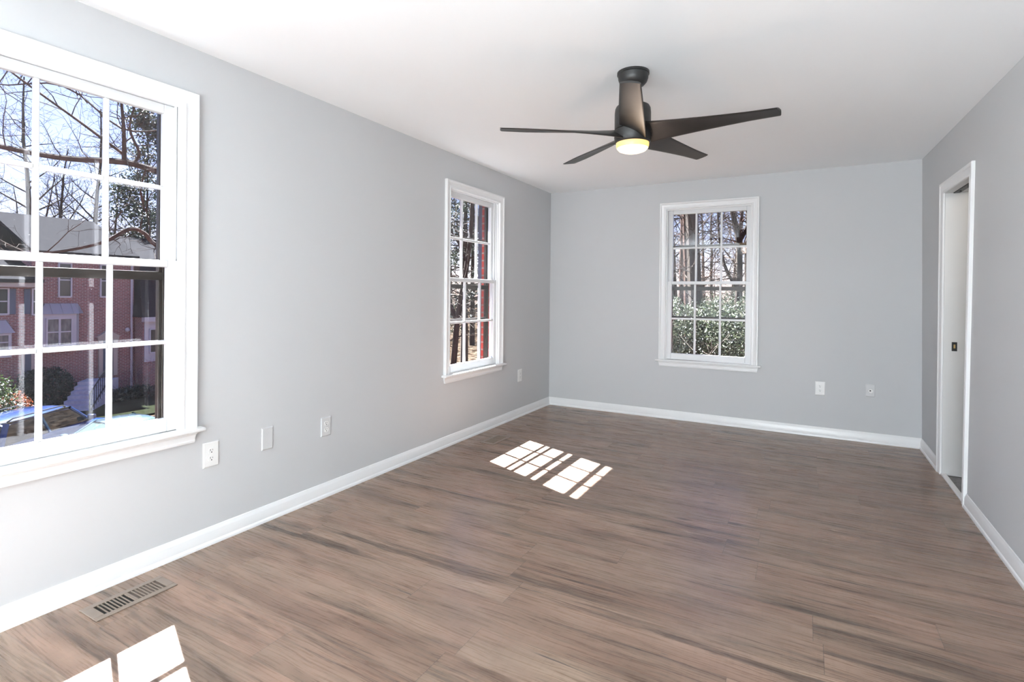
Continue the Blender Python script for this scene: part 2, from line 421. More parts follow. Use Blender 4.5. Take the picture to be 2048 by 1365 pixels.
# ------------------------------------------------------------------ windows
CASE = [(0, 0), (0, .012), (.004, .016), (.010, .016), (.013, .012), (.026, .012), (.032, .015), (.044, .017), (.050, .021), (.054, .026), (.065, .026), (.067, .022), (.067, 0)]
def make_window(i, wall, c, dz, storm_bars):
    root = empty('window_%d' % i, (0, c, dz) if wall == 'left' else (c, L, dz), math.pi/2 if wall == 'left' else 0)
    # local axes: x along wall, y outwards, z up
    zt, zs = 2.150, .604; hw = .403
    mb = MB(); rings = []
    for sx, top in ((-1, 0), (-1, 1), (1, 1), (1, 0)):
        rings.append([(sx*(hw+u), -t, (zt+u) if top else zs) for u, t in CASE])
    mb.loft(rings); mb.build('casing', M['trim'], root, smooth=True, angle=25)
    mb = MB()
    prof = [(-.046, .586), (-.050, .590), (-.050, .600), (-.046, .604), (.10, .604), (.10, .586)]
    mb.prism(prof, -.499, .499, lambda a, b, d: (d, a if a < 0 else -.001, b))
    mb.box(-hw, hw, -.001, .105, .588, .6035)
    mb.build('stool', M['trim'], root, bevel=.003)
    mb = MB()
    ap = [(0, .586), (-.020, .586), (-.020, .576), (-.014, .570), (-.014, .548), (-.018, .543), (-.016, .534), (0, .534)]
    mb.loft([[(-.474+(.586-z)*.25, t, z) for t, z in ap], [(.474-(.586-z)*.25, t, z) for t, z in ap]])
    mb.build('apron', M['trim'], root, smooth=True, angle=25)
    # jamb liner
    mb = MB()
    for sx in (-1, 1):
        mb.box(sx*hw, sx*(hw+.011), 0, .105, .590, zt+.012)
        mb.box(sx*(hw-.010), sx*hw, .003, .0165, zs, zt)         # inner stop
        mb.box(sx*(hw-.008), sx*hw, .0545, .0580, 1.41, zt)      # parting bead
    mb.box(-hw, hw, 0, .105, zt, zt+.012); mb.box(-hw+.010, hw-.010, .003, .0165, zt-.010, zt)
    mb.build('jamb', M['trim'], root)
    mb = MB()
    for sx in (-1, 1):
        mb.box(sx*(hw-.0012), sx*hw, .0205, .0265, 1.412, zt-.001).box(sx*(hw-.0012), sx*hw, .040, .047, 1.412, zt-.001)
    mb.build('jamb_track', M['track'], root)['label'] = 'grey balance track'
    def sash(name, y0, y1, x, zb0, zb1, zt0, zt1, zm):
        mb = MB()
        gx = .352
        mb.box(-x, -gx, y0, y1, zb0, zt1).box(gx, x, y0, y1, zb0, zt1)
        mb.box(-gx, gx, y0, y1, zb0, zb1).box(-gx, gx, y0, y1, zt0, zt1)
        for mx in (-.1205, .1205):
            mb.box(mx-.0095, mx+.0095, y0+.005, y1-.005, zb1, zt0)
        for a, b in ((-gx, -.130), (-.111, .111), (.130, gx)):
            mb.box(a, b, y0+.005, y1-.005, zm-.0095, zm+.0095)
        o = mb.build(name, M['sash'], root, bevel=.004)
        ym = (y0+y1)/2
        g = MB(); g.box(-gx, gx, ym-.0015, ym+.0015, zb1, zt0); g.build('glass', M['glass'], o)
        return o
    sash('lower_sash', .018, .052, hw-.0015, .606, .668, 1.378, 1.410, 1.026)
    sash('upper_sash', .0585, .092, hw-.0015, 1.379, 1.411, 2.104, zt-.001, 1.754)
    # storm window
    mb = MB()
    y0, y1 = .106, .134
    mb.box(-.401, -.374, y0, y1, .607, 2.165).box(.374, .401, y0, y1, .607, 2.165)
    mb.box(-.374, .374, y0, y1, .607, .650).box(-.374, .374, y0, y1, 2.125, 2.165)
    mb.box(-.374, .374, y0, y1, 1.318, 1.358)
    mb.box(-.374, -.359, y0+.006, y1+.004, .650, 2.125).box(.359, .374, y0+.006, y1+.004, .650, 2.125)
    o = mb.build('storm_frame', M['bronze'], root, bevel=.002)
    o['label'] = 'dark bronze storm frame'
    if storm_bars:
        mb = MB()
        for z in (1.042, 1.778): mb.box(-.362, .362, y0+.004, y1-.004, z-.008, z+.009)
        mb.build('storm_rail', M['bronze'], root, bevel=.002)['label'] = 'thin dark bottom rails of raised storm panes'
    mb = MB()
    zl = 1.05 if storm_bars else .650; zu = 1.787 if storm_bars else 1.358
    mb.box(-.362, .362, .1185, .1205, zl, 1.318).box(-.362, .362, .1185, .1205, zu, 2.125)
    mb.build('storm_glass', M['storm_glass'], root)
    struct(root, ['white double-hung window nearest the viewer on left wall', 'white double-hung window far along left wall near the corner',
                  'white double-hung window in back wall'][i-1])
    return root
for i, (w, c, dz) in enumerate(WIN): make_window(i+1, w, c, dz, i > 0)

# shutters on the brick outside, beside each window
def make_shutter(wall, a0, a1, dz, label):
    root = empty('window_shutter', (-.191, (a0+a1)/2, .56+dz) if wall == 'left' else ((a0+a1)/2, L+.191, .56+dz), math.pi/2 if wall == 'left' else 0)
    hw = (a1-a0)/2; hh = 1.66
    mb = MB(); mb.box(-hw, -hw+.05, 0, .045, 0, hh).box(hw-.05, hw, 0, .045, 0, hh)
    for z in (0, hh/2-.03, hh-.06): mb.box(-hw+.05, hw-.05, 0, .032, z, z+.06)
    mb.build('shutter_frame', M['shutter'], root)
    mb = MB()
    for z0, z1 in ((.06, hh/2-.03), (hh/2+.03, hh-.06)):
        n = 18
        for k in range(n):
            z = z0 + (z1-z0)*(k+.1)/n
            mb.add([(-hw+.05, .008, z+.03), (hw-.05, .008, z+.03), (hw-.05, .028, z), (-hw+.05, .028, z)], [(0, 1, 2, 3)])
    mb.build('louvers', M['shutter'], root)
    tag(root, label, 'shutter')
for (w, c, dz), nm in zip(WIN, ('near left window', 'far left window', 'back window')):
    for sgn in (-1, 1):
        a = c + sgn*(BO+.005); b = a + sgn*.36
        side = {('left', -1): 'its near side', ('left', 1): 'its far side', ('back', -1): 'its left', ('back', 1): 'its right'}[(w, sgn)]
        if nm == 'near left window': continue          # wholly hidden from the room
        if nm == 'back window' or sgn < 0: continue
        make_shutter(w, min(a, b), max(a, b), dz, 'slate blue louvered shutter on outside brick beyond the far left window')

# ------------------------------------------------------------------ doorway in the right wall
door = empty('door_1', (W, (DY0+DY1)/2, 0)); oy = -(DY0+DY1)/2
def dwarp(o):                        # children live in door_1's frame
    for v in o.data.vertices:
        v.co.x += xr(v.co.y - oy, v.co.z) - W
    o.data.update(); return o
hd = (DY1-DY0)/2
mb = MB(); rings = []
for sy, top in ((-1, 0), (-1, 1), (1, 1), (1, 0)):
    rings.append([(-t*.75, sy*(hd+u*1.12), (DZ+u*1.12) if top else 0) for u, t in CASE])
mb.loft(rings); dwarp(mb.build('door_casing', M['trim'], door, smooth=True, angle=25))
M['jamb_paint'] = plain('pale_grey_jamb_paint', (.66, .66, .655), .4)
mb = MB(); mb.box(.001, .155, hd-.006, hd+.02, 0, DZ-.002).box(.001, .155, -hd-.02, -hd+.006, 0, DZ-.002)
dwarp(mb.build('door_jamb', M['jamb_paint'], door, bevel=.002))
mb = MB(); mb.box(0, .045, -hd, hd, DZ-.001, DZ+.02).box(.085, .155, -hd, hd, DZ-.001, DZ+.02)
dwarp(mb.build('head_jamb', M['jamb_paint'], door))
mb = MB(); mb.box(.047, .083, -hd, hd, DZ-.006, DZ+.022)
for k in range(3): mb.box(.060, .070, -hd+.12+.2*k, -hd+.135+.2*k, DZ-.012, DZ+.01)
dwarp(mb.build('sliding_track', M['black_metal'], door))['label'] = 'dark sliding door track in head'
mb = MB(); mb.box(.048, .078, hd-.008, hd-.004, .893, .957)
sp = dwarp(mb.build('strike_plate', M['black_metal'], door)); sp['label'] = 'black strike plate'
mb = MB(); mb.box(.058, .068, hd-.0095, hd-.007, .913, .940); dwarp(mb.build('latch_hole', M['brass'], sp))['label'] = 'brass latch insert'
mb = MB(); mb.box(-.005, .028, -hd, hd, -.001, .012)
dwarp(mb.build('threshold', M['trim'], door, bevel=.003))
struct(door, 'narrow white-cased doorway with sliding door track in right wall')
mb = MB(); mb.box(W+.02, W+1.3, DY0-.7, DY1+.9, -.10, -.004); struct(mb.build('floor_hall', M['grey_floor']), 'grey carpet beyond the doorway')
mb = MB(); mb.box(W+1.2, W+1.3, DY0-.7, DY1+.9, 0, H).box(W+.16, W+1.2, DY1+.8, DY1+.9, 0, H).box(W+.17, W+1.2, DY0-.7, DY0-.6, 0, H)
struct(mb.build('wall_hall', M['wall']), 'wall of the space beyond the doorway')
mb = MB(); mb.box(W+.115, W+1.3, DY0-.7, DY1+.9, H+.02, H+.1); struct(mb.build('ceiling_hall', M['ceiling']))

# ------------------------------------------------------------------ outlets and plates
def plate_base(wall, a, z):
    if wall == 'left': return (0, a, z), math.pi/2          # local x -> +y, local y -> -x ; front face is at -y
    return (a, L, z), 0
def make_outlet(wall, a, z, w, h, label, kind='duplex', pm='plastic', name='wall_outlet', cat='outlet'):
    loc, rz = plate_base(wall, a, z); root = empty(name, loc, rz)
    mb = MB(); mb.loft([[(-w/2, 0, -h/2), (w/2, 0, -h/2), (w/2, 0, h/2), (-w/2, 0, h/2)],
                        [(-w/2, -.003, -h/2), (w/2, -.003, -h/2), (w/2, -.003, h/2), (-w/2, -.003, h/2)],
                        [(-w/2+.005, -.0065, -h/2+.005), (w/2-.005, -.0065, -h/2+.005), (w/2-.005, -.0065, h/2-.005), (-w/2+.005, -.0065, h/2-.005)]])
    mb.build('cover_plate', M[pm], root)
    def disc(r, z, y0, y1, name, mat, parent, x=0, flat=None, n=24):
        m = MB(); ring = []
        for k in range(n):
            t = 2*math.pi*k/n; px, pz = r*math.cos(t), r*math.sin(t)
            if flat: pz = max(-flat, min(flat, pz))
            ring.append((px, pz))
        m.loft([[(x+p, y0, z+q) for p, q in ring], [(x+p, y1, z+q) for p, q in ring]])
        return m.build(name, M[mat], parent)
    if kind == 'duplex':
        for dzz in (.0195, -.0195):
            s = disc(.0168, dzz, -.006, -.0085, 'socket', 'plastic', root, flat=.0135)
            m = MB(); m.box(-.0068, -.0046, -.0092, -.008, dzz+.000, dzz+.0085).box(.0046, .0064, -.0092, -.008, dzz+.001, dzz+.0075)
            m.box(-.0025, .0025, -.0092, -.008, dzz-.0095, dzz-.0045)
            m.build('slot', M['slot'], s)['label'] = 'dark socket slots'
        disc(.003, 0, -.006, -.0078, 'screw', pm, root)
    elif kind == 'decora':
        m = MB(); m.box(-.0165, .0165, -.0085, -.006, -.0335, .0335); s = m.build('socket', M['plastic'], root, bevel=.001)
        for dzz in (.019, -.019):
            m = MB()
            m.box(-.0068, -.0046, -.0092, -.008, dzz, dzz+.0085).box(.0046, .0064, -.0092, -.008, dzz, dzz+.0085).box(-.0025, .0025, -.0092, -.008, dzz-.0095, dzz-.0045)
            m.build('slot', M['slot'], s)['label'] = 'dark socket slots'
    elif kind == 'jack':
        disc(.0165, -.004, -.006, -.012, 'jack_collar', 'plastic', root, x=.002)
        disc(.0062, -.0005, -.0115, -.0128, 'jack_hole', 'slot', root, x=-.002)['label'] = 'black cable hole'
    if kind in ('blank', 'jack'):
        for dzz in (.030, -.030): disc(.003, dzz, -.006, -.0075, 'screw', pm, root)
    tag(root, label, cat)
    return root
make_outlet('left', 1.596, .450, .080, .124, 'bright white duplex outlet on left wall beside the near window sill')
make_outlet('left', 1.914, .457, .070, .123, 'blank cover plate painted wall grey on left wall', 'blank', 'painted_plate', 'blank_plate', 'cover plate')
make_outlet('left', 2.323, .436, .077, .117, 'white sockets in grey-painted plate on left wall, right of the blank plate', 'duplex', 'painted_plate')
make_outlet('left', 4.866, .427, .082, .126, 'white outlet on left wall between far left window and room corner', 'decora')
make_outlet('back', 2.712, .440, .079, .124, 'white duplex outlet on back wall below right of the window')
make_outlet('back', 3.093, .456, .069, .108, 'pale grey cable plate with round jack on back wall near right corner', 'jack', 'painted_plate', 'cable_plate', 'cover plate')

# ------------------------------------------------------------------ floor vents
def make_vent(x, y, label):
    root = empty('floor_vent', (x, y, 0))
    w, l = .070, .150                          # half sizes
    sw = .045; l0 = -.112; lm0, lm1 = -.004, .010; l1 = .118
    mb = MB()
    mb.box(-w, -sw, -l, l, .0005, .005).box(sw, w, -l, l, .0005, .005)
    mb.box(-sw, sw, -l, l0, .0005, .005).box(-sw, sw, l1, l, .0005, .005).box(-sw, sw, lm0, lm1, .0005, .005)
    mb.build('vent_frame', M['vent'], root, bevel=.0015)
    for (a, b), dark in (((l0, lm0), True), ((lm1, l1), False)):
        n = 8; st = (b-a)/n
        for k in range(1, n):
            m = MB(); yk = a + k*st
            m.box(-sw, sw, yk-.0022, yk+.0022, .001, .0045); m.build('louver', M['vent'], root)
    mb = MB(); mb.box(-sw, sw, l0, lm0, .0003, .0006); mb.build('open_throat', M['vent_dark'], root)['label'] = 'dark open half of vent'
    mb = MB(); mb.box(-sw, sw, lm1, l1, .0003, .0012); mb.build('damper', M['vent_damper'], root)['label'] = 'brown closed damper half'
    tag(root, label, 'floor vent')
make_vent(.180, 1.153, 'tan metal floor vent in foreground below the near window')
make_vent(.247, 3.975, 'tan metal floor vent below the far left window beside the sunlit patch')

# ------------------------------------------------------------------ ceiling fan
FX, FY = 1.790, 2.755
fan = empty('ceiling_fan', (FX, FY, H))
def lat(prof, name, mat, n=48, label=None, parent=fan):
    mb = MB(); mb.lathe(prof, n); o = mb.build(name, M[mat], parent, smooth=True, angle=30)
    if label: o['label'] = label
    return o
lat([(.083, 0), (.083, -.012), (.079, -.014), (.078, -.018), (.077, -.034), (.071, -.051), (.059, -.065), (.043, -.074), (.030, -.077)], 'canopy', 'fan')
lat([(.024, -.070), (.026, -.078), (.020, -.086), (.0130, -.088), (.0130, -.165), (.026, -.168), (.026, -.180)], 'downrod', 'fan')
lat([(.030, -.172), (.074, -.174), (.085, -.180), (.091, -.192), (.0935, -.215), (.0935, -.300), (.088, -.303)], 'motor_housing', 'fan')
lat([(.088, -.302), (.0945, -.305), (.0950, -.345), (.0935, -.348), (.0930, -.366), (.088, -.372)], 'light_ring', 'fan')
lat([(.0835, -.366), (.0850, -.372), (.0850, -.385), (.081, -.398)], 'lamp_shade', 'shade', label='glowing opal glass lamp bowl')
lat([(.081, -.3975), (.070, -.410), (.048, -.418), (.020, -.4215), (.001, -.422)], 'lamp_lens', 'lens', label='bright bottom of lamp bowl')
def blade_mesh():
    mb = MB(); R0, R1 = .070, .690; N = 14; K = 8
    rings = []
    for i in range(N+1):
        t = i/N; r = R0 + (R1-R0)*t
        c = .158 + (.086-.158)*(t**.85)
        p = math.radians(30 + (8-30)*min(1, t*1.25)**.75)
        th = .0065 - .002*t
        ring = []
        for k in range(K*2):
            a = 2*math.pi*k/(K*2)
            u = (c/2)*math.copysign(abs(math.cos(a))**.55, math.cos(a)); h = th*math.copysign(abs(math.sin(a))**.8, math.sin(a))
            h += -.012*((u/(c/2))**2-.5)*(1-t*.6)*.6
            # blade points along +x; -y edge is raised
            ring.append((r + (.010*(1-(2*u/c)**2) if i == N else 0) + (u*.10 if i == N else 0), u*math.cos(p)+h*math.sin(p), -u*math.sin(p)+h*math.cos(p)))
        rings.append(ring)
    mb.loft(rings); return mb
b0 = blade_mesh().build('blade', M['blade'], fan, smooth=True, angle=60)
b0.location = (0, 0, -.322); b0.rotation_euler = (0, 0, math.radians(69.6))
for k in range(1, 5):
    b = b0.copy(); COL.objects.link(b); b.parent = fan; b.rotation_euler = (0, 0, math.radians(69.6+72*k))
tag(fan, 'black five-blade ceiling fan with lit lamp bowl', 'ceiling fan')
lamp('fan_lamp', 'POINT', (FX, FY, H-.47), .6, (1.0, .78, .62), size=.06)

# ================================================================== OUTSIDE
def hgt(x, y):
    t = y - 10 + (x + 14)*.6
    q = min(max(t/9, 0), 1); q = q*q*(3-2*q)
    n = mnoise.noise(Vector((x*.25, y*.25, 3.1)))*.22 + mnoise.noise(Vector((x*.9, y*.9, 7.7)))*.05
    return -3.9 + 2.7*q + .02*max(0, t-9) + n*q

def litter_mat():
    m = NT('leaf_litter'); x, y, z, v = m.coords()
    vo = m.n('ShaderNodeTexVoronoi'); vo.inputs['Scale'].default_value = 7.0; m.l(v, vo.inputs['Vector'])
    sp = m.n('ShaderNodeSeparateColor'); m.l(vo.outputs['Color'], sp.inputs[0])
    c = m.ramp(sp.outputs[0], [(0, (.004, .0026, .002)), (.35, (.019, .013, .009)), (.65, (.045, .032, .0225)), (1, (.068, .053, .040))])
    nz = m.noise(v, 1.1, 4)
    c = m.mix(1.0, c, m.ramp(nz, [(.35, (.55,)*3), (.65, (1.1,)*3)]), 'MULTIPLY')
    m.l(c, m.b.inputs['Base Color']); m.b.inputs['Roughness'].default_value = 1; m.b.inputs['Specular IOR Level'].default_value = 0
    m.bump(vo.outputs['Distance'], .6, .05)
    return m.mat
M['litter'] = litter_mat()
M['asphalt'] = mottled('asphalt', (.018, .018, .020), (.033, .033, .036), 25, 1, 0)
M['lawn'] = mottled('winter_lawn', (.005, .008, .004), (.012, .0115, .007), 9, 1, 0)
M['house_brick'] = brick_mat('row_house_brick', (.30, .115, .10), (.21, .080, .072), (.38, .33, .32), .22, .075, .012, .2)
M['roof_tile'] = mottled('grey_shingle', (.015, .015, .0165), (.025, .0245, .0255), 6, .95, 0, 0, (1, 1, 6))
M['dark_roof'] = mottled('dark_shingle', (.018, .016, .020), (.035, .030, .034), 6, .9, .1, 0, (1, 1, 6))
M['cream'] = plain('cream_house_trim', (.42, .38, .33), .6)
M['white_paint'] = plain('white_house_trim', (.46, .46, .50), .6)
M['metal_roof'] = plain('pale_metal_roof', (.34, .34, .37), .5)
M['pane'] = plain('dark_house_pane', (.030, .034, .040), .08, .6)
M['curtain'] = mottled('pane_with_curtain', (.05, .055, .06), (.22, .22, .22), 9, .2, .5, 0, (1, 1, .3))
M['blue_door'] = plain('slate_blue_paint', (.060, .085, .135), .5)
M['concrete'] = mottled('pale_concrete_step', (.36, .36, .42), (.48, .48, .55), 8, .9, .1)
M['blue_paint'] = plain('deep_blue_car_paint', (.006, .026, .11), .16, .6, .2, 1.0)
M['pale_paint'] = plain('pale_blue_car_paint', (.034, .062, .085), .18, .6, .1, 1.0)
M['car_glass'] = plain('tinted_car_glass', (.012, .014, .013), .03, .9)
M['green_glass'] = plain('greenish_windscreen', (.03, .05, .045), .03, .9)
M['rubber'] = plain('tyre_rubber', (.012, .012, .012), .8)
M['chrome'] = plain('chrome_strip', (.6, .6, .62), .15, .5, 1)
M['bark'] = mottled('grey_brown_bark', (.022, .016, .0125), (.070, .055, .044), 9, .95, .1, 0, (1, 1, .25), .5)
M['red_bark'] = mottled('reddish_bark', (.027, .0145, .011), (.085, .048, .036), 8, .95, .1, 0, (1, 1, .25), .5)
M['pale_bark'] = mottled('pale_twig_bark', (.09, .074, .061), (.18, .155, .132), 8, .9, .1)
M['holly'] = leaf_mat('glinting_holly_leaf', [(.006, .010, .004), (.025, .038, .018), (.085, .10, .058), (.18, .19, .14), (.016, .027, .011), (.007, .012, .005)], .30, .25)  # the pale tones paint glints of light into the leaf colour
M['needle'] = leaf_mat('evergreen_needle', [(.008, .014, .008), (.018, .027, .016), (.036, .045, .030)], .5, .2)
M['orange_leaf'] = leaf_mat('orange_brown_leaf', [(.10, .026, .009), (.165, .05, .02), (.06, .019, .011)], .6, .35)
M['box_leaf'] = leaf_mat('clipped_green_leaf', [(.012, .024, .007), (.027, .045, .012), (.05, .065, .02)], .5, .2)
M['hedge_leaf'] = leaf_mat('dark_hedge_leaf', [(.004, .010, .006), (.012, .022, .014), (.025, .038, .026)], .5, .1)

# ---- ground
gx = [-70 + 2.5*i for i in range(53)]; gy = [-10 + 2.5*i for i in range(37)]
vs = [(x, y, hgt(x, y)) for y in gy for x in gx]; n = len(gx)
fs = [(j*n+i, j*n+i+1, (j+1)*n+i+1, (j+1)*n+i) for j in range(len(gy)-1) for i in range(n-1)]
mb = MB(); mb.add(vs, fs); struct(mb.build('ground', M['litter'], smooth='all'), 'sloping ground covered in fallen leaves')
mb = MB(); mb.box(-21, -9.5, -8, 10.4, -3.95, -3.85); struct(mb.build('street', M['asphalt']), 'grey street')
mb = MB(); mb.box(-28, -21.2, -4, 22.0, -4.0, -3.82); struct(mb.build('lawn', M['lawn']), 'dark winter lawn in front of the row houses')

# ---- row houses across the street
def rect(mb, x, y0, y1, z0, z1, t=.04): mb.box(x, x+t, y0, y1, z0, z1)
def house_window(parent, x, y0, y1, z0, z1, rows=2, cols=1, pane='pane', fr='white_paint'):
    f = .06; mb = MB()
    mb.box(x, x+.07, y0-f, y0, z0-f, z1+f).box(x, x+.07, y1, y1+f, z0-f, z1+f).box(x, x+.07, y0, y1, z0-f*1.3, z0).box(x, x+.07, y0, y1, z1, z1+f)
    for k in range(1, rows): z = z0+(z1-z0)*k/rows; mb.box(x+.01, x+.06, y0, y1, z-.025, z+.025)
    for k in range(1, cols): y = y0+(y1-y0)*k/cols; mb.box(x+.01, x+.065, y-.04, y+.04, z0, z1)
    w = mb.build('window', M[fr], parent)
    g = MB(); g.box(x+.012, x+.022, y0, y1, z0, z1); g.build('pane', M[pane], w)
def gable_roof(mb, y0, y1, xe, ze, xr_, zr, th=.14, over=.3):
    pr = [(xe, ze), (xe, ze-th), (xr_, zr-th), (2*xr_-xe, ze-th), (2*xr_-xe, ze), (xr_, zr)]
    mb.prism(pr, y0-over*.3, y1+over*.3, lambda a, b, d: (a, d, b))

# centre house
X = -28.0
h1 = empty('row_house', (0, 0, 0))
mb = MB(); mb.box(X-9, X, 10.45, 14.62, -4.2, 3.05); mb.build('brick_wall', M['house_brick'], h1)
mb = MB(); gable_roof(mb, 10.45, 14.62, X+.35, 3.05, X-4.6, 5.15); mb.build('roof', M['roof_tile'], h1)
mb = MB(); mb.box(X, X+.3, 10.45, 14.62, 2.86, 3.04); mb.build('gutter', M['cream'], h1)
house_window(h1, X, 11.46, 11.88, .99, 2.5)
house_window(h1, X, 13.14, 13.56, .99, 2.5)
mb = MB(); mb.box(X, X+.5, 10.64, 11.94, -1.55, .19)
mb.prism([(X, 11.94), (X+.5, 11.94), (X+.1, 12.2), (X, 12.2)], -1.55, .19, lambda a, b, d: (a, b, d))
mb.build('bay', M['white_paint'], h1)
house_window(h1, X+.5, 10.84, 11.72, -1.25, -.07, 2, 2, 'curtain')
mb = MB(); mb.loft([[(X, 10.5, .17), (X+.62, 10.5, .17), (X+.62, 12.0, .17), (X+.15, 12.36, .17), (X, 12.36, .17)],
                    [(X, 10.85, .64), (X+.22, 10.85, .64), (X+.22, 11.95, .64), (X+.08, 12.16, .64), (X, 12.16, .64)]])
for y in (11.0, 11.4, 11.8): mb.tube([(X+.62, y, .19), (X+.23, y+.03, .65)], .02, 4)
mb.build('bay_roof', M['metal_roof'], h1)
mb = MB(); mb.box(X, X+.12, 13.03, 13.2, -3.0, -1.15).box(X, X+.12, 13.66, 13.84, -3.0, -1.15).box(X, X+.14, 12.98, 13.9, -1.2, -1.05)
mb.prism([(12.9, -1.05), (13.98, -1.05), (13.42, -.70)], X, X+.16, lambda a, b, d: (d, a, b)); mb.build('door_surround', M['cream'], h1)
mb = MB(); mb.box(X, X+.06, 13.2, 13.66, -3.0, -1.2); mb.build('front_door', M['blue_door'], h1)
mb = MB(); mb.tube([(X+.07, 14.48, 3.0), (X+.07, 14.5, -3.7), (X+.35, 14.35, -3.95)], .055, 6); mb.build('downspout', M['white_paint'], h1)
mb = MB(); mb.lathe([(.01, 0), (.09, .04), (.11, .12), (.08, .2), (.01, .23)], 10, (X+.15, 14.26, -.85)); mb.build('porch_light', M['white_paint'], h1)
tag(h1, 'red brick row house with white box bay window across the street', 'house')
# left house
X2 = -27.4
h2 = empty('row_house', (0, 0, 0))
mb = MB(); mb.box(X2-9, X2, 3.0, 10.42, -4.2, 1.4); mb.build('brick_wall', M['house_brick'], h2)
mb = MB(); gable_roof(mb, 3.0, 10.42, X2+.5, 1.72, X2-4.6, 3.7); mb.build('roof', M['roof_tile'], h2)
mb = MB(); mb.box(X2, X2+.42, 3.0, 10.42, 1.38, 1.56); mb.build('gutter', M['cream'], h2)
house_window(h2, X2, 9.16, 9.42, .25, 1.28); house_window(h2, X2, 10.29, 10.40, .2, 1.28)
for y in (9.48, 9.98):
    mb = MB(); mb.box(X2, X2+.06, y, y+.21, .2, 1.31); mb.build('shutter', M['blue_door'], h2)
mb = MB(); mb.box(X2, X2+.5, 8.2, 9.42, -1.6, -.55); mb.build('bay', M['white_paint'], h2)
house_window(h2, X2+.5, 8.5, 9.3, -1.25, -.66, 2, 2, 'curtain')
mb = MB(); mb.loft([[(X2, 8.0, -.57), (X2+.62, 8.0, -.57), (X2+.62, 9.5, -.57), (X2, 9.62, -.57)], [(X2, 8.3, -.04), (X2+.25, 8.3, -.04), (X2+.25, 9.3, -.04), (X2, 9.4, -.04)]])
mb.build('bay_roof', M['metal_roof'], h2)
mb = MB(); mb.box(X2, X2+.05, 10.0, 10.22, -3.0, -1.5); mb.build('front_door', M['blue_door'], h2)
mb = MB(); mb.box(X2, X2+.08, 9.9, 10.0, -3.0, -1.4).box(X2, X2+.08, 10.22, 10.32, -3.0, -1.4).box(X2, X2+.08, 10.0, 10.22, -1.5, -1.4); mb.build('door_surround', M['cream'], h2)
tag(h2, 'lower red brick row house with slate blue shutters, left of the bay window house', 'house')
# right house with steep dark roof
X3 = -27.2
h3 = empty('row_house', (0, 0, 0))
mb = MB(); mb.box(X3-9, X3, 14.66, 22, -4.2, -.1); mb.build('brick_wall', M['house_brick'], h3)
mb = MB(); mb.loft([[(X3+.25, 14.5, -.08), (X3+.25, 22, -.08), (X3-9, 22, -.08), (X3-9, 14.5, -.08)], [(X3-1.1, 15.0, 3.0), (X3-1.1, 22, 3.0), (X3-9, 22, 3.0), (X3-9, 15.0, 3.0)]])
mb.build('steep_roof', M['dark_roof'], h3)
mb = MB(); gable_roof(mb, 15.0, 25, X3-1.0, 3.0, X3-6.0, 4.5); mb.build('roof', M['roof_tile'], h3)
mb = MB(); mb.box(X3, X3+.3, 14.6, 22, -.32, -.08).box(X3, X3+.06, 14.72, 15.9, -2.4, -.32); mb.build('cornice', M['white_paint'], h3)
house_window(h3, X3+.06, 14.98, 15.6, -1.9, -.75, 2, 2)
tag(h3, 'row house with steep dark roof and pale cornice, right of the bay window house', 'house')

# ---- steps with railing, hedge and shrubs in front of the houses
st = empty('front_steps', (-26.0, 12.1, -2.9), math.radians(-40))
mb = MB(); pr = [(-.9, -1.2), (-.9, 0), (.2, 0)]
for k in range(7): pr += [(.2+.36*k, -.15*(k+1)), (.56+.36*k, -.15*(k+1))]
pr += [(2.72, -1.2)]
mb.prism(pr, -.62, .62, lambda a, b, d: (a, d, b)); mb.build('stair_flight', M['concrete'], st)
tag(st, 'pale concrete front steps leading up to the bay window house', 'steps')
rl = empty('step_railing', (-26.0, 12.1, -2.9), math.radians(-40))
mb = MB()
for z in (.85, .12): mb.tube([(.2, .60, z), (2.6, .60, z-1.0)], .028, 5, True)
mb.build('handrail', M['black_metal'], rl)
for k in range(11):
    xk = .2+.24*k; mb = MB(); mb.tube([(xk, .60, -.10-.417*(xk-.2)-(.1 if k == 10 else 0)), (xk, .60, .85-.417*(xk-.2))], .016 if k % 10 else .03, 4, True); mb.build('baluster', M['black_metal'], rl)
tag(rl, 'black iron railing along the concrete front steps', 'railing')

def leaf_cloud(rng, n, shape, size, flat=.0):
    mb = MB(); V = []; Fc = []
    for i in range(n):
        p = Vector(shape(rng)); d = Vector((rng.gauss(0, 1), rng.gauss(0, 1), rng.gauss(0, 1)+flat)).normalized()
        a = d.orthogonal().normalized(); a.rotate(Matrix.Rotation(rng.uniform(0, 6.28), 3, d)); b = d.cross(a)
        s = size*rng.uniform(.6, 1.35); k = len(V)
        V += [p-a*s, p-b*s*.45+d*s*.12, p+a*s, p+b*s*.45+d*s*.12]; Fc.append((k, k+1, k+2, k+3))
    mb.add(V, Fc); return mb
def ball(c, r, hollow=.55):
    def f(rng):
        while True:
            v = Vector((rng.uniform(-1, 1), rng.uniform(-1, 1), rng.uniform(-1, 1)))
            if hollow < v.length < 1: break
        k = 1 + .18*mnoise.noise(v*2.3 + Vector(c))
        return (c[0]+v.x*r[0]*k, c[1]+v.y*r[1]*k, c[2]+v.z*r[2]*k)
    return f
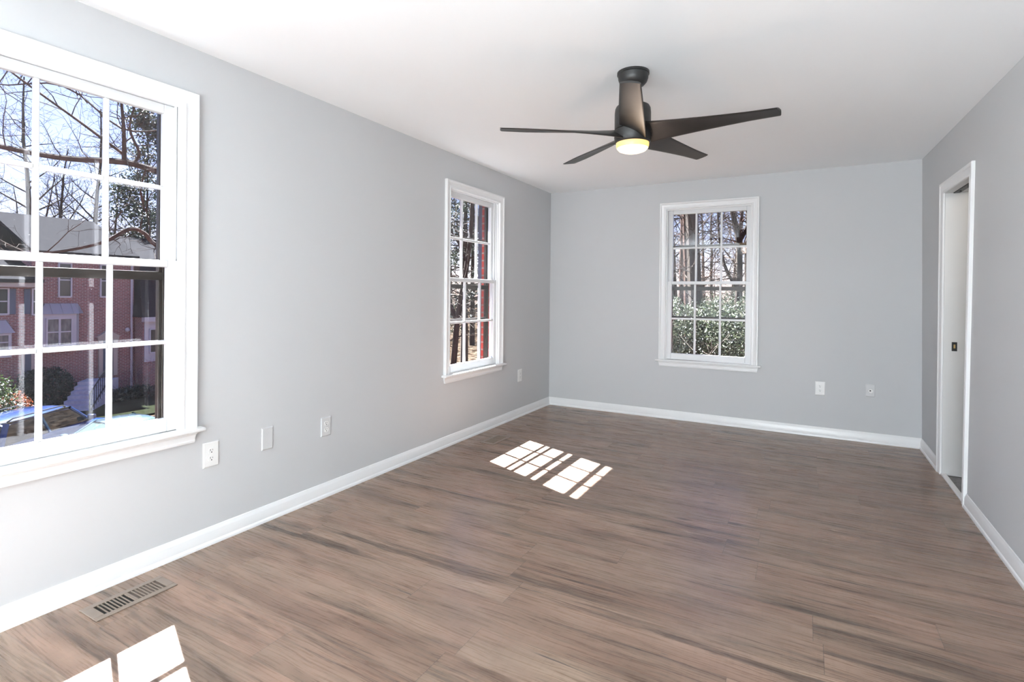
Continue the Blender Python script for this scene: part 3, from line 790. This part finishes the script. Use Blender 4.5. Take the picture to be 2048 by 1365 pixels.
def grow(rng, mb, p, d, ln, r, depth, nseg=5, up=.05, wob=.25, kids=(4, 6), ratio=.55, spread=.9, minr=.004):
    pts = [Vector(p)]; rad = [r]; d = Vector(d).normalized()
    for i in range(nseg):
        d = (d + Vector((rng.gauss(0, wob), rng.gauss(0, wob), rng.gauss(0, wob)+up))*.5).normalized()
        pts.append(pts[-1] + d*ln/nseg); rad.append(max(minr*.6, r*(1-.8*(i+1)/nseg)))
    mb.tube(pts, rad, 5 if r > .03 else 3)
    if depth <= 0: return
    for k in range(rng.randint(*kids)):
        t = rng.uniform(.25, 1.0); i = min(int(t*nseg), nseg-1); f = t*nseg-i
        q = pts[i].lerp(pts[i+1], f); ax = (pts[i+1]-pts[i]).normalized()
        o = ax.orthogonal().normalized(); o.rotate(Matrix.Rotation(rng.uniform(0, 6.283), 3, ax))
        nd = (ax*(1-spread*.5) + o*spread).normalized()
        grow(rng, mb, q, nd, ln*ratio*rng.uniform(.7, 1.2), max(minr, rad[i]*.5), depth-1, max(3, nseg-1), up, wob, kids, ratio, spread, minr)

def shrub(name, x, y, r, nl, mat, size, label, cat, zc=None, stems='bark', hollow=.5):
    z = hgt(x, y); rng = random.Random(hash((round(x*10), round(y*10))) & 0xffff)
    root = empty(name, (x, y, z))
    zc = r[2]*.95 if zc is None else zc
    leaf_cloud(rng, nl, ball((0, 0, zc), r, hollow), size).build('foliage', M[mat], root)
    mb = MB()
    for k in range(5): grow(rng, mb, (0, 0, -.1), (rng.gauss(0, .4), rng.gauss(0, .4), 1), r[2]*1.5, .03, 1, 4, .1, .2, (3, 4))
    mb.build('stem', M[stems], root)
    return tag(root, label, cat)
shrub('clipped_shrub', -21.6, 6.95, (1.0, 1.0, 1.25), 3000, 'box_leaf', .06, 'rounded green shrub at the left beyond the parked blue car', 'shrub')
shrub('orange_shrub', -22.0, 7.98, (.52, .5, .75), 1500, 'orange_leaf', .045, 'orange-leaved shrub between green shrub and concrete steps', 'shrub', .75)
shrub('dark_hedge', -26.7, 10.5, (.55, 1.1, .9), 3600, 'hedge_leaf', .07, 'dark evergreen hedge below the bay window beside the steps', 'hedge')
z = hgt(-25.6, 14.0)
def bare_shrub(x, y, hh, n, mat, label, seed):
    rng = random.Random(seed); root = empty('bare_shrub', (x, y, hgt(x, y)))
    for k in range(n):
        mb = MB(); grow(rng, mb, (rng.gauss(0, .1), rng.gauss(0, .1), -.1), (rng.gauss(0, .35), rng.gauss(0, .35), 1), hh*rng.uniform(.8, 1.1), .022, 2, 5, .06, .25, (3, 5), .45)
        mb.build('stem', M[mat], root)
    return tag(root, label, 'shrub')
bare_shrub(-25.6, 13.9, 1.9, 7, 'pale_bark', 'leafless grey shrub in front of the house downspout', 5)
shrub('low_hedge', -25.2, 13.3, (.5, 1.3, .35), 1600, 'hedge_leaf', .07, 'low dark shrub under the leafless grey shrub', 'shrub')

# ---- parked cars
def make_car(x, y, z, rz, paint, glass, ln, wd, ht, hood, label, suv=False):
    root = empty('car', (x, y, z), rz)               # local +x is the nose
    hl_, hw = ln/2, wd/2; zb = .30; belt = ht*.62
    def sec(xx, w, z0, z1, ch=.10):
        return [(xx, -w, z0+.08), (xx, -w*1.0, z1-ch), (xx, -w+ch*.9, z1), (xx, w-ch*.9, z1), (xx, w, z1-ch), (xx, w, z0+.08), (xx, w-.1, z0), (xx, -w+.1, z0)]
    ws = hl_-hood                                    # windscreen base
    rb = -hl_+(.12 if suv else .75)                  # rear glass base
    mb = MB()
    mb.loft([sec(-hl_, hw*.86, zb+.1, belt*.88), sec(-hl_+.15, hw*.96, zb, belt*.97), sec(-hl_+.8, hw, zb, belt), sec(0, hw, zb, belt), sec(ws, hw, zb, belt*.985),
             sec(hl_-.5, hw*.97, zb, belt*.88), sec(hl_-.12, hw*.9, zb+.02, belt*.80), sec(hl_, hw*.78, zb+.12, belt*.66)])
    mb.build('body', M[paint], root, smooth=True, angle=50)
    def gh(xx, w, zz): return [(xx, -w, zz), (xx, w, zz)]
    rt0, rt1 = ws-(.85 if not suv else .75), rb+(.30 if suv else .75)
    wr_ = hw*.74
    # windows: one loft of dark glass between belt and roof
    mb = MB()
    base = [(rb, -hw*.86, belt-.02), (ws, -hw*.86, belt-.02), (ws+.10, 0, belt-.02), (ws, hw*.86, belt-.02), (rb, hw*.86, belt-.02), (rb-.06, 0, belt-.02)]
    top = [(rt1, -wr_, ht-.05), (rt0, -wr_, ht-.05), (rt0+.08, 0, ht-.04), (rt0, wr_, ht-.05), (rt1, wr_, ht-.05), (rt1-.05, 0, ht-.04)]
    mb.loft([base, top]); mb.build('window_glass', M[glass], root)
    mb = MB(); n = 9; rings = []
    for i in range(n+1):
        t = i/n; xx = rt1-.10+(rt0+.12-rt1+.10)*t; cz = ht - .05*(2*t-1)**2
        rings.append([(xx, -wr_-.03, cz-.07), (xx, -wr_*.75, cz-.005), (xx, 0, cz+.015), (xx, wr_*.75, cz-.005), (xx, wr_+.03, cz-.07), (xx, 0, cz-.06)])
    mb.loft(rings)
    for sy in (-1, 1):                               # pillars
        mb.tube([(ws-.02, sy*hw*.86, belt-.03), (rt0, sy*(wr_+.005), ht-.07)], .045, 6)
        mb.tube([(rb+.02, sy*hw*.86, belt-.03), (rt1, sy*(wr_+.005), ht-.07)], .075, 6)
        mb.tube([((ws+rb)/2, sy*hw*.865, belt-.03), ((rt0+rt1)/2, sy*(wr_+.008), ht-.07)], .045, 6)
    mb.build('roof', M[paint], root, smooth=True, angle=50)
    if suv:
        for sy in (-1, 1):
            mb = MB(); mb.tube([(rt1+.1, sy*wr_*.92, ht-.03), (rt1+.25, sy*wr_*.95, ht+.035), (rt0-.25, sy*wr_*.95, ht+.035), (rt0-.1, sy*wr_*.92, ht-.03)], .022, 6, True); mb.build('roof_rail', M['black_metal'], root)
    for sx in (hl_-.85, -hl_+.85):
        for sy in (-1, 1):
            mb = MB(); rr = .33; k = 20
            mb.loft([[(sx+rr*q*math.cos(6.2832*i/k), sy*(hw+o), rr+rr*q*math.sin(6.2832*i/k)) for i in range(k)] for q, o in ((.9, -.22), (1, -.19), (1, -.03), (.88, .0), (.62, .0), (.58, -.03))])
            mb.build('wheel', M['rubber'], root)
    for sy in (-1, 1):
        mb = MB(); mb.loft([[(ws-.22+a, sy*(hw*.9+o), belt+.04+b) for a, b in ((0, 0), (.12, .02), (.12, .14), (0, .15))] for o in (.0, .08, .20)]); mb.build('mirror', M[paint], root, bevel=.01)
    return tag(root, label, 'car')
make_car(-17.6, 7.05, -3.85, math.radians(122), 'blue_paint', 'car_glass', 4.5, 1.8, 1.58, 1.15, 'deep blue parked car with roof rails outside the near window', True)
make_car(-14.6, 7.75, -3.85, math.radians(-90), 'pale_paint', 'green_glass', 4.5, 1.76, 1.45, 1.25, 'pale blue parked sedan at right, windscreen towards the blue car')

# ---- near tree whose limb crosses the near window
rng = random.Random(41)
t = empty('bare_tree', (-9.4, 9.0, hgt(-9.4, 9.0)))
z0 = hgt(-9.4, 9.0); T = lambda p: (p[0]+9.4, p[1]-9.0, p[2]-z0)
mb = MB(); mb.tube([T((-9.4, 9.0, z0-.1)), T((-9.35, 8.9, -.5)), T((-9.2, 8.5, 2.4)), T((-9.3, 8.9, 4.6)), T((-9.5, 9.2, 6.2))], [.28, .22, .18, .13, .05], 8); mb.build('trunk', M['bark'], t)
limbs = [([(-9.2, 8.5, 3.6), (-9.1, 7.2, 3.75), (-9.0, 5.95, 3.72), (-9.0, 5.35, 3.76), (-9.0, 4.4, 3.62), (-9.0, 3.5, 3.62), (-9.0, 2.0, 3.75)], [.10, .075, .065, .060, .050, .042, .02]),
         ([(-9.2, 8.5, 1.9), (-9.1, 6.9, 1.75), (-9.0, 5.97, 2.18), (-9.0, 5.72, 2.42), (-9.0, 5.45, 2.47), (-9.0, 5.0, 2.17), (-9.0, 4.25, 1.93), (-9.0, 3.4, 1.85)], [.07, .06, .045, .042, .04, .032, .02, .01]),
         ([(-9.0, 5.36, 3.76), (-8.95, 5.33, 4.15), (-8.95, 5.31, 4.56), (-8.9, 5.2, 5.4)], [.045, .035, .03, .012]),
         ([(-9.0, 5.50, 3.76), (-9.0, 5.62, 4.0), (-9.05, 5.47, 4.5), (-9.1, 5.7, 5.3)], [.035, .028, .022, .01]),
         ([(-9.0, 5.36, 3.9), (-9.0, 4.6, 4.35), (-9.0, 3.9, 4.75), (-9.0, 3.0, 5.3)], [.03, .022, .018, .008]),
         ([(-8.9, 5.7, 3.72), (-8.9, 5.6, 3.2), (-8.9, 5.75, 2.7)], [.022, .016, .006]),
         ([(-9.1, 6.1, 4.6), (-9.0, 5.3, 4.4), (-9.0, 4.4, 4.9), (-9.0, 3.4, 4.6), (-9, 2.6, 4.9)], [.02, .018, .014, .01, .005])]
for pts, rad in limbs:
    mb = MB(); mb.tube(*smooth_path([T(p) for p in pts], rad), 7); P = [Vector(T(p)) for p in pts]
    for i in range(len(P)-1):
        ln = (P[i+1]-P[i]).length
        for k in range(max(2, int(ln*5))):
            q = P[i].lerp(P[i+1], rng.random())
            grow(rng, mb, q, (rng.gauss(0, .6), rng.gauss(0, .8), rng.gauss(.1, .8)), rng.uniform(.5, 1.3), .011, 2, 5, .0, .38, (2, 4), .55, .9, .0035)
    mb.build('limb', M['bark'], t)
tag(t, 'bare tree whose thick limb crosses the near window', 'tree')

# ---- bare trees: a few prototypes, copied
def bare_tree(seed, hh, r, mat, lean=0, first=.35, twig=.006, kids=(4, 6)):
    rng = random.Random(seed); root = empty('bare_tree')
    pts = [Vector((0, 0, -.3))]; d = Vector((lean, 0, 1)).normalized(); n = 9
    for i in range(n):
        d = (d + Vector((rng.gauss(0, .06), rng.gauss(0, .06), .04))).normalized(); pts.append(pts[-1]+d*hh/n)
    rad = [r*(1-.85*(i/n)) for i in range(n+1)]; rad[0] *= 1.35
    mb = MB(); mb.tube(pts, rad, 8); mb.build('trunk', M[mat], root)
    mb = MB()
    for k in range(22):
        t = first + (1-first)*k/22 + rng.uniform(-.02, .02); t = min(max(t, 0), .99); i = int(t*n); q = pts[i].lerp(pts[i+1], t*n-i)
        a = rng.uniform(0, 6.283); ln = hh*.30*(1.15-t)*rng.uniform(.8, 1.3)+.5
        grow(rng, mb, q, (math.cos(a), math.sin(a), rng.uniform(.2, .9)), ln, max(.015, rad[i]*.42), 2, 5, .08, .28, kids, .5, .9, twig)
    mb.build('branches', M[mat], root)
    return root
protos = [bare_tree(11, 17, .22, 'bark', .03, .3, .010), bare_tree(12, 15, .16, 'red_bark', -.04, .25, .009), bare_tree(13, 19, .26, 'bark', .0, .4, .010),
          bare_tree(14, 12, .11, 'red_bark', .08, .15, .008), bare_tree(15, 10, .07, 'pale_bark', -.06, .12, .007)]
used = [False]*5
def place_tree(k, x, y, rz, s, label, group):
    o = protos[k] if not used[k] else copy_tree(protos[k]); used[k] = True
    o.location = (x, y, hgt(x, y)); o.rotation_euler = (0, 0, rz); o.scale = (s, s, s)
    return tag(o, label, 'tree', group)
rng = random.Random(7)
for i in range(20):
    a = -1.03 + .47*(i+rng.uniform(-.3, .3))/20                  # tangent across the near window's view
    s = rng.uniform(36, 58); dx, dy = -.486+.874*a, .874+.486*a
    x, y = 2.6+dx*s, dy*s
    place_tree(i % 4, x, y, rng.uniform(0, 6.28), rng.uniform(.85, 1.15), 'tall bare tree rising behind the brick row houses', 'bare trees behind the row houses')
for i in range(9):
    a = -.17 + .16*(i+rng.uniform(-.4, .4))/9
    s = rng.uniform(28, 52); dx, dy = -.486+.874*a, .874+.486*a
    place_tree((i*2+1) % 5, 2.6+dx*s, dy*s, rng.uniform(0, 6.28), rng.uniform(.55, .8), 'bare tree on the leafy slope seen through the far left window', 'bare trees on the leafy slope')
for i in range(15):
    a = .27 + .20*(i+rng.uniform(-.4, .4))/15
    s = rng.uniform(28, 58); dx, dy = -.486+.874*a, .874+.486*a
    place_tree((i*3+1) % 5, 2.6+dx*s, dy*s, rng.uniform(0, 6.28), rng.uniform(.6, .85), 'bare woodland tree seen through the back window', 'bare trees in the woods behind')

# ---- trees one can single out in the two far windows
def own_tree(name, base, trunks, mat, label, twigs, seed, ln=1.6):
    rng = random.Random(seed); root = empty(name, (base[0], base[1], hgt(*base))); z0 = hgt(*base)
    for k, (pts, rad) in enumerate(trunks):
        P = [Vector((p[0]-base[0], p[1]-base[1], p[2]-z0)) for p in pts]
        mb = MB(); mb.tube(*smooth_path(P, rad), 9); mb.build('trunk' if k == 0 else 'limb', M[mat], root)
        mb = MB()
        for i in range(1, len(P)-1):
            for _ in range(twigs):
                q = P[i].lerp(P[i+1], rng.random())
                grow(rng, mb, q, (rng.gauss(0, 1), rng.gauss(0, 1), rng.gauss(.2, .5)), ln*rng.uniform(.6, 1.4), .018, 2, 5, .03, .35, (2, 4), .55, .9, .005)
        if mb.v: mb.build('branches', M['pale_bark' if k % 2 else mat], root)
    return tag(root, label, 'tree')
own_tree('woodland_tree', (-.65, 17), [([(-.62, 17, -1.6), (-.62, 17, .3), (-.64, 17, 1.8), (-.72, 17, 3.8), (-.8, 17, 7)], [.17, .135, .125, .11, .08])], 'red_bark', 'straight dark trunk in the left column of back window panes', 10, 21)
own_tree('woodland_tree', (-1.0, 18.5), [([(-1.15, 18.5, -1.5), (-1.13, 18.5, 1.9), (-1.1, 18.5, 4), (-1.0, 18.5, 8)], [.10, .085, .08, .05])], 'red_bark', 'slimmer reddish trunk just left of the straight dark one', 8, 22)
own_tree('woodland_tree', (-.1, 15), [([(.05, 15, -1.5), (.0, 15, .5), (-.08, 15, 1.6), (-.16, 15, 3.2), (-.28, 15, 5), (-.5, 15, 8)], [.22, .20, .185, .17, .13, .08])], 'bark', 'thick leaning trunk in the middle column of back window panes', 12, 23)
own_tree('woodland_tree', (.85, 17), [([(.84, 17, -1.5), (.82, 17, 1.4), (.80, 17, 2.9), (.55, 17, 4.2), (.3, 17, 6.5)], [.12, .105, .09, .07, .04]),
                                      ([(.80, 17, 2.85), (1.05, 17, 3.4), (1.25, 17, 4.6), (1.3, 17, 6.5)], [.06, .05, .04, .02]),
                                      ([(.82, 17, 1.5), (.55, 17, 1.9), (.3, 17, 2.7), (.2, 17, 4)], [.05, .045, .04, .02])], 'bark', 'forked tree in the right column of back window panes', 8, 24)
own_tree('leaning_tree', (-6.7, 13), [([(-6.75, 13, -2.2), (-6.55, 13, -.4), (-6.45, 13, .6), (-6.1, 13, 2.4), (-5.98, 13, 3.9), (-5.9, 13, 7)], [.10, .09, .085, .07, .06, .04]),
                                      ([(-6.5, 13, .5), (-6.9, 13, 1.2), (-7.4, 12.8, 1.6), (-8.2, 12.6, 2.4)], [.075, .065, .05, .02]),
                                      ([(-6.15, 13, 2.2), (-6.6, 13, 3.0), (-7.4, 13, 3.9)], [.04, .03, .012])], 'bark', 'leaning trunk nearest the far left window', 9, 25)
def evergreen(x, y, hh, r, n, label, seed, size=.042):
    rng = random.Random(seed); root = empty('evergreen_tree', (x, y, hgt(x, y)))
    mb = MB(); mb.tube([(0, 0, -.2), (0, 0, hh)], [.14, .03], 7); mb.build('trunk', M['bark'], root)
    mb = MB(); tips = []
    for k in range(60):
        z = hh*(.18+.8*rng.random()); a = rng.uniform(0, 6.283); ln = r*(1.1-z/hh)*rng.uniform(.7, 1.2)+.3
        e = Vector((math.cos(a)*ln, math.sin(a)*ln, z-.25*ln*rng.uniform(-.6, 1.4))); mb.tube([(0, 0, z), (e.x*.5, e.y*.5, z+.08), e], [.03, .02, .006], 4); tips.append((Vector((0, 0, z)), e))
    mb.build('branches', M['bark'], root)
    def f(rg):
        a, b = rg.choice(tips); q = a.lerp(b, rg.uniform(.3, 1.05)); return (q.x+rg.gauss(0, 3.4*size), q.y+rg.gauss(0, 3.4*size), q.z+rg.gauss(0, 2.6*size))
    leaf_cloud(rng, n*2, f, size).build('foliage', M['needle'], root)
    return tag(root, label, 'tree')
evergreen(-7.3, 14.6, 8.0, 1.9, 5200, 'dark evergreen beyond the leaning trunk outside the far left window', 31)
evergreen(-11.2, 21.0, 9.5, 2.4, 4000, 'evergreen farther up the leafy slope', 32)
evergreen(-40.8, 21.6, 19.5, 4.0, 5500, 'tall dark evergreen behind the houses in the right column of near window panes', 33, .13)

# ---- holly thicket behind the back window
spots = [(-1.5, 14.6, 1.0, 'holly bush at the left end of the thicket behind the back window'), (-.5, 13.9, 1.15, 'holly bush low in the left half of the back window'),
         (.45, 14.2, 1.3, 'holly bush in the middle of the back window'), (1.3, 13.7, 1.25, 'holly bush low in the right half of the back window'),
         (2.1, 15.0, 1.5, 'tall holly bush at the right end of the thicket'), (.2, 17.6, 1.6, 'holly bush farther back in the middle of the woods'),
         (1.2, 18.2, 1.8, 'tall holly bush farther back on the right'), (-1.6, 19.0, 1.4, 'holly bush farther back on the left')]
for i, (x, y, s, lb) in enumerate(spots):
    zt = 1.9 if i in (4, 6) else 1.35
    rz = (zt - hgt(x, y))/2
    shrub('holly_bush', x, y, (s*.8, s*.7, rz), 7000, 'holly', .040, lb, 'bush', rz*.95, 'bark', .15)
shrub('orange_shrub', -1.55, 12.6, (.45, .4, .42), 700, 'orange_leaf', .045, 'low orange-leaved shrub at bottom left of the back window', 'shrub', .5)
shrub('orange_shrub', -.72, 12.5, (.35, .35, .5), 500, 'orange_leaf', .045, 'orange-leaved shrub beside the holly in the back window', 'shrub', .6)
bare_shrub(-1.75, 11.8, 1.6, 5, 'pale_bark', 'pale bare saplings at the left edge of the back window', 6)
bare_shrub(.95, 12.4, 1.6, 4, 'pale_bark', 'pale bare saplings in front of the right-hand holly', 8)

lamp('hall_fill', 'POINT', (W+.7, 4.2, 2.2), 3.2, (1.0, .88, .74), size=.08)  # added unseen point light, brightens the space beyond the doorway
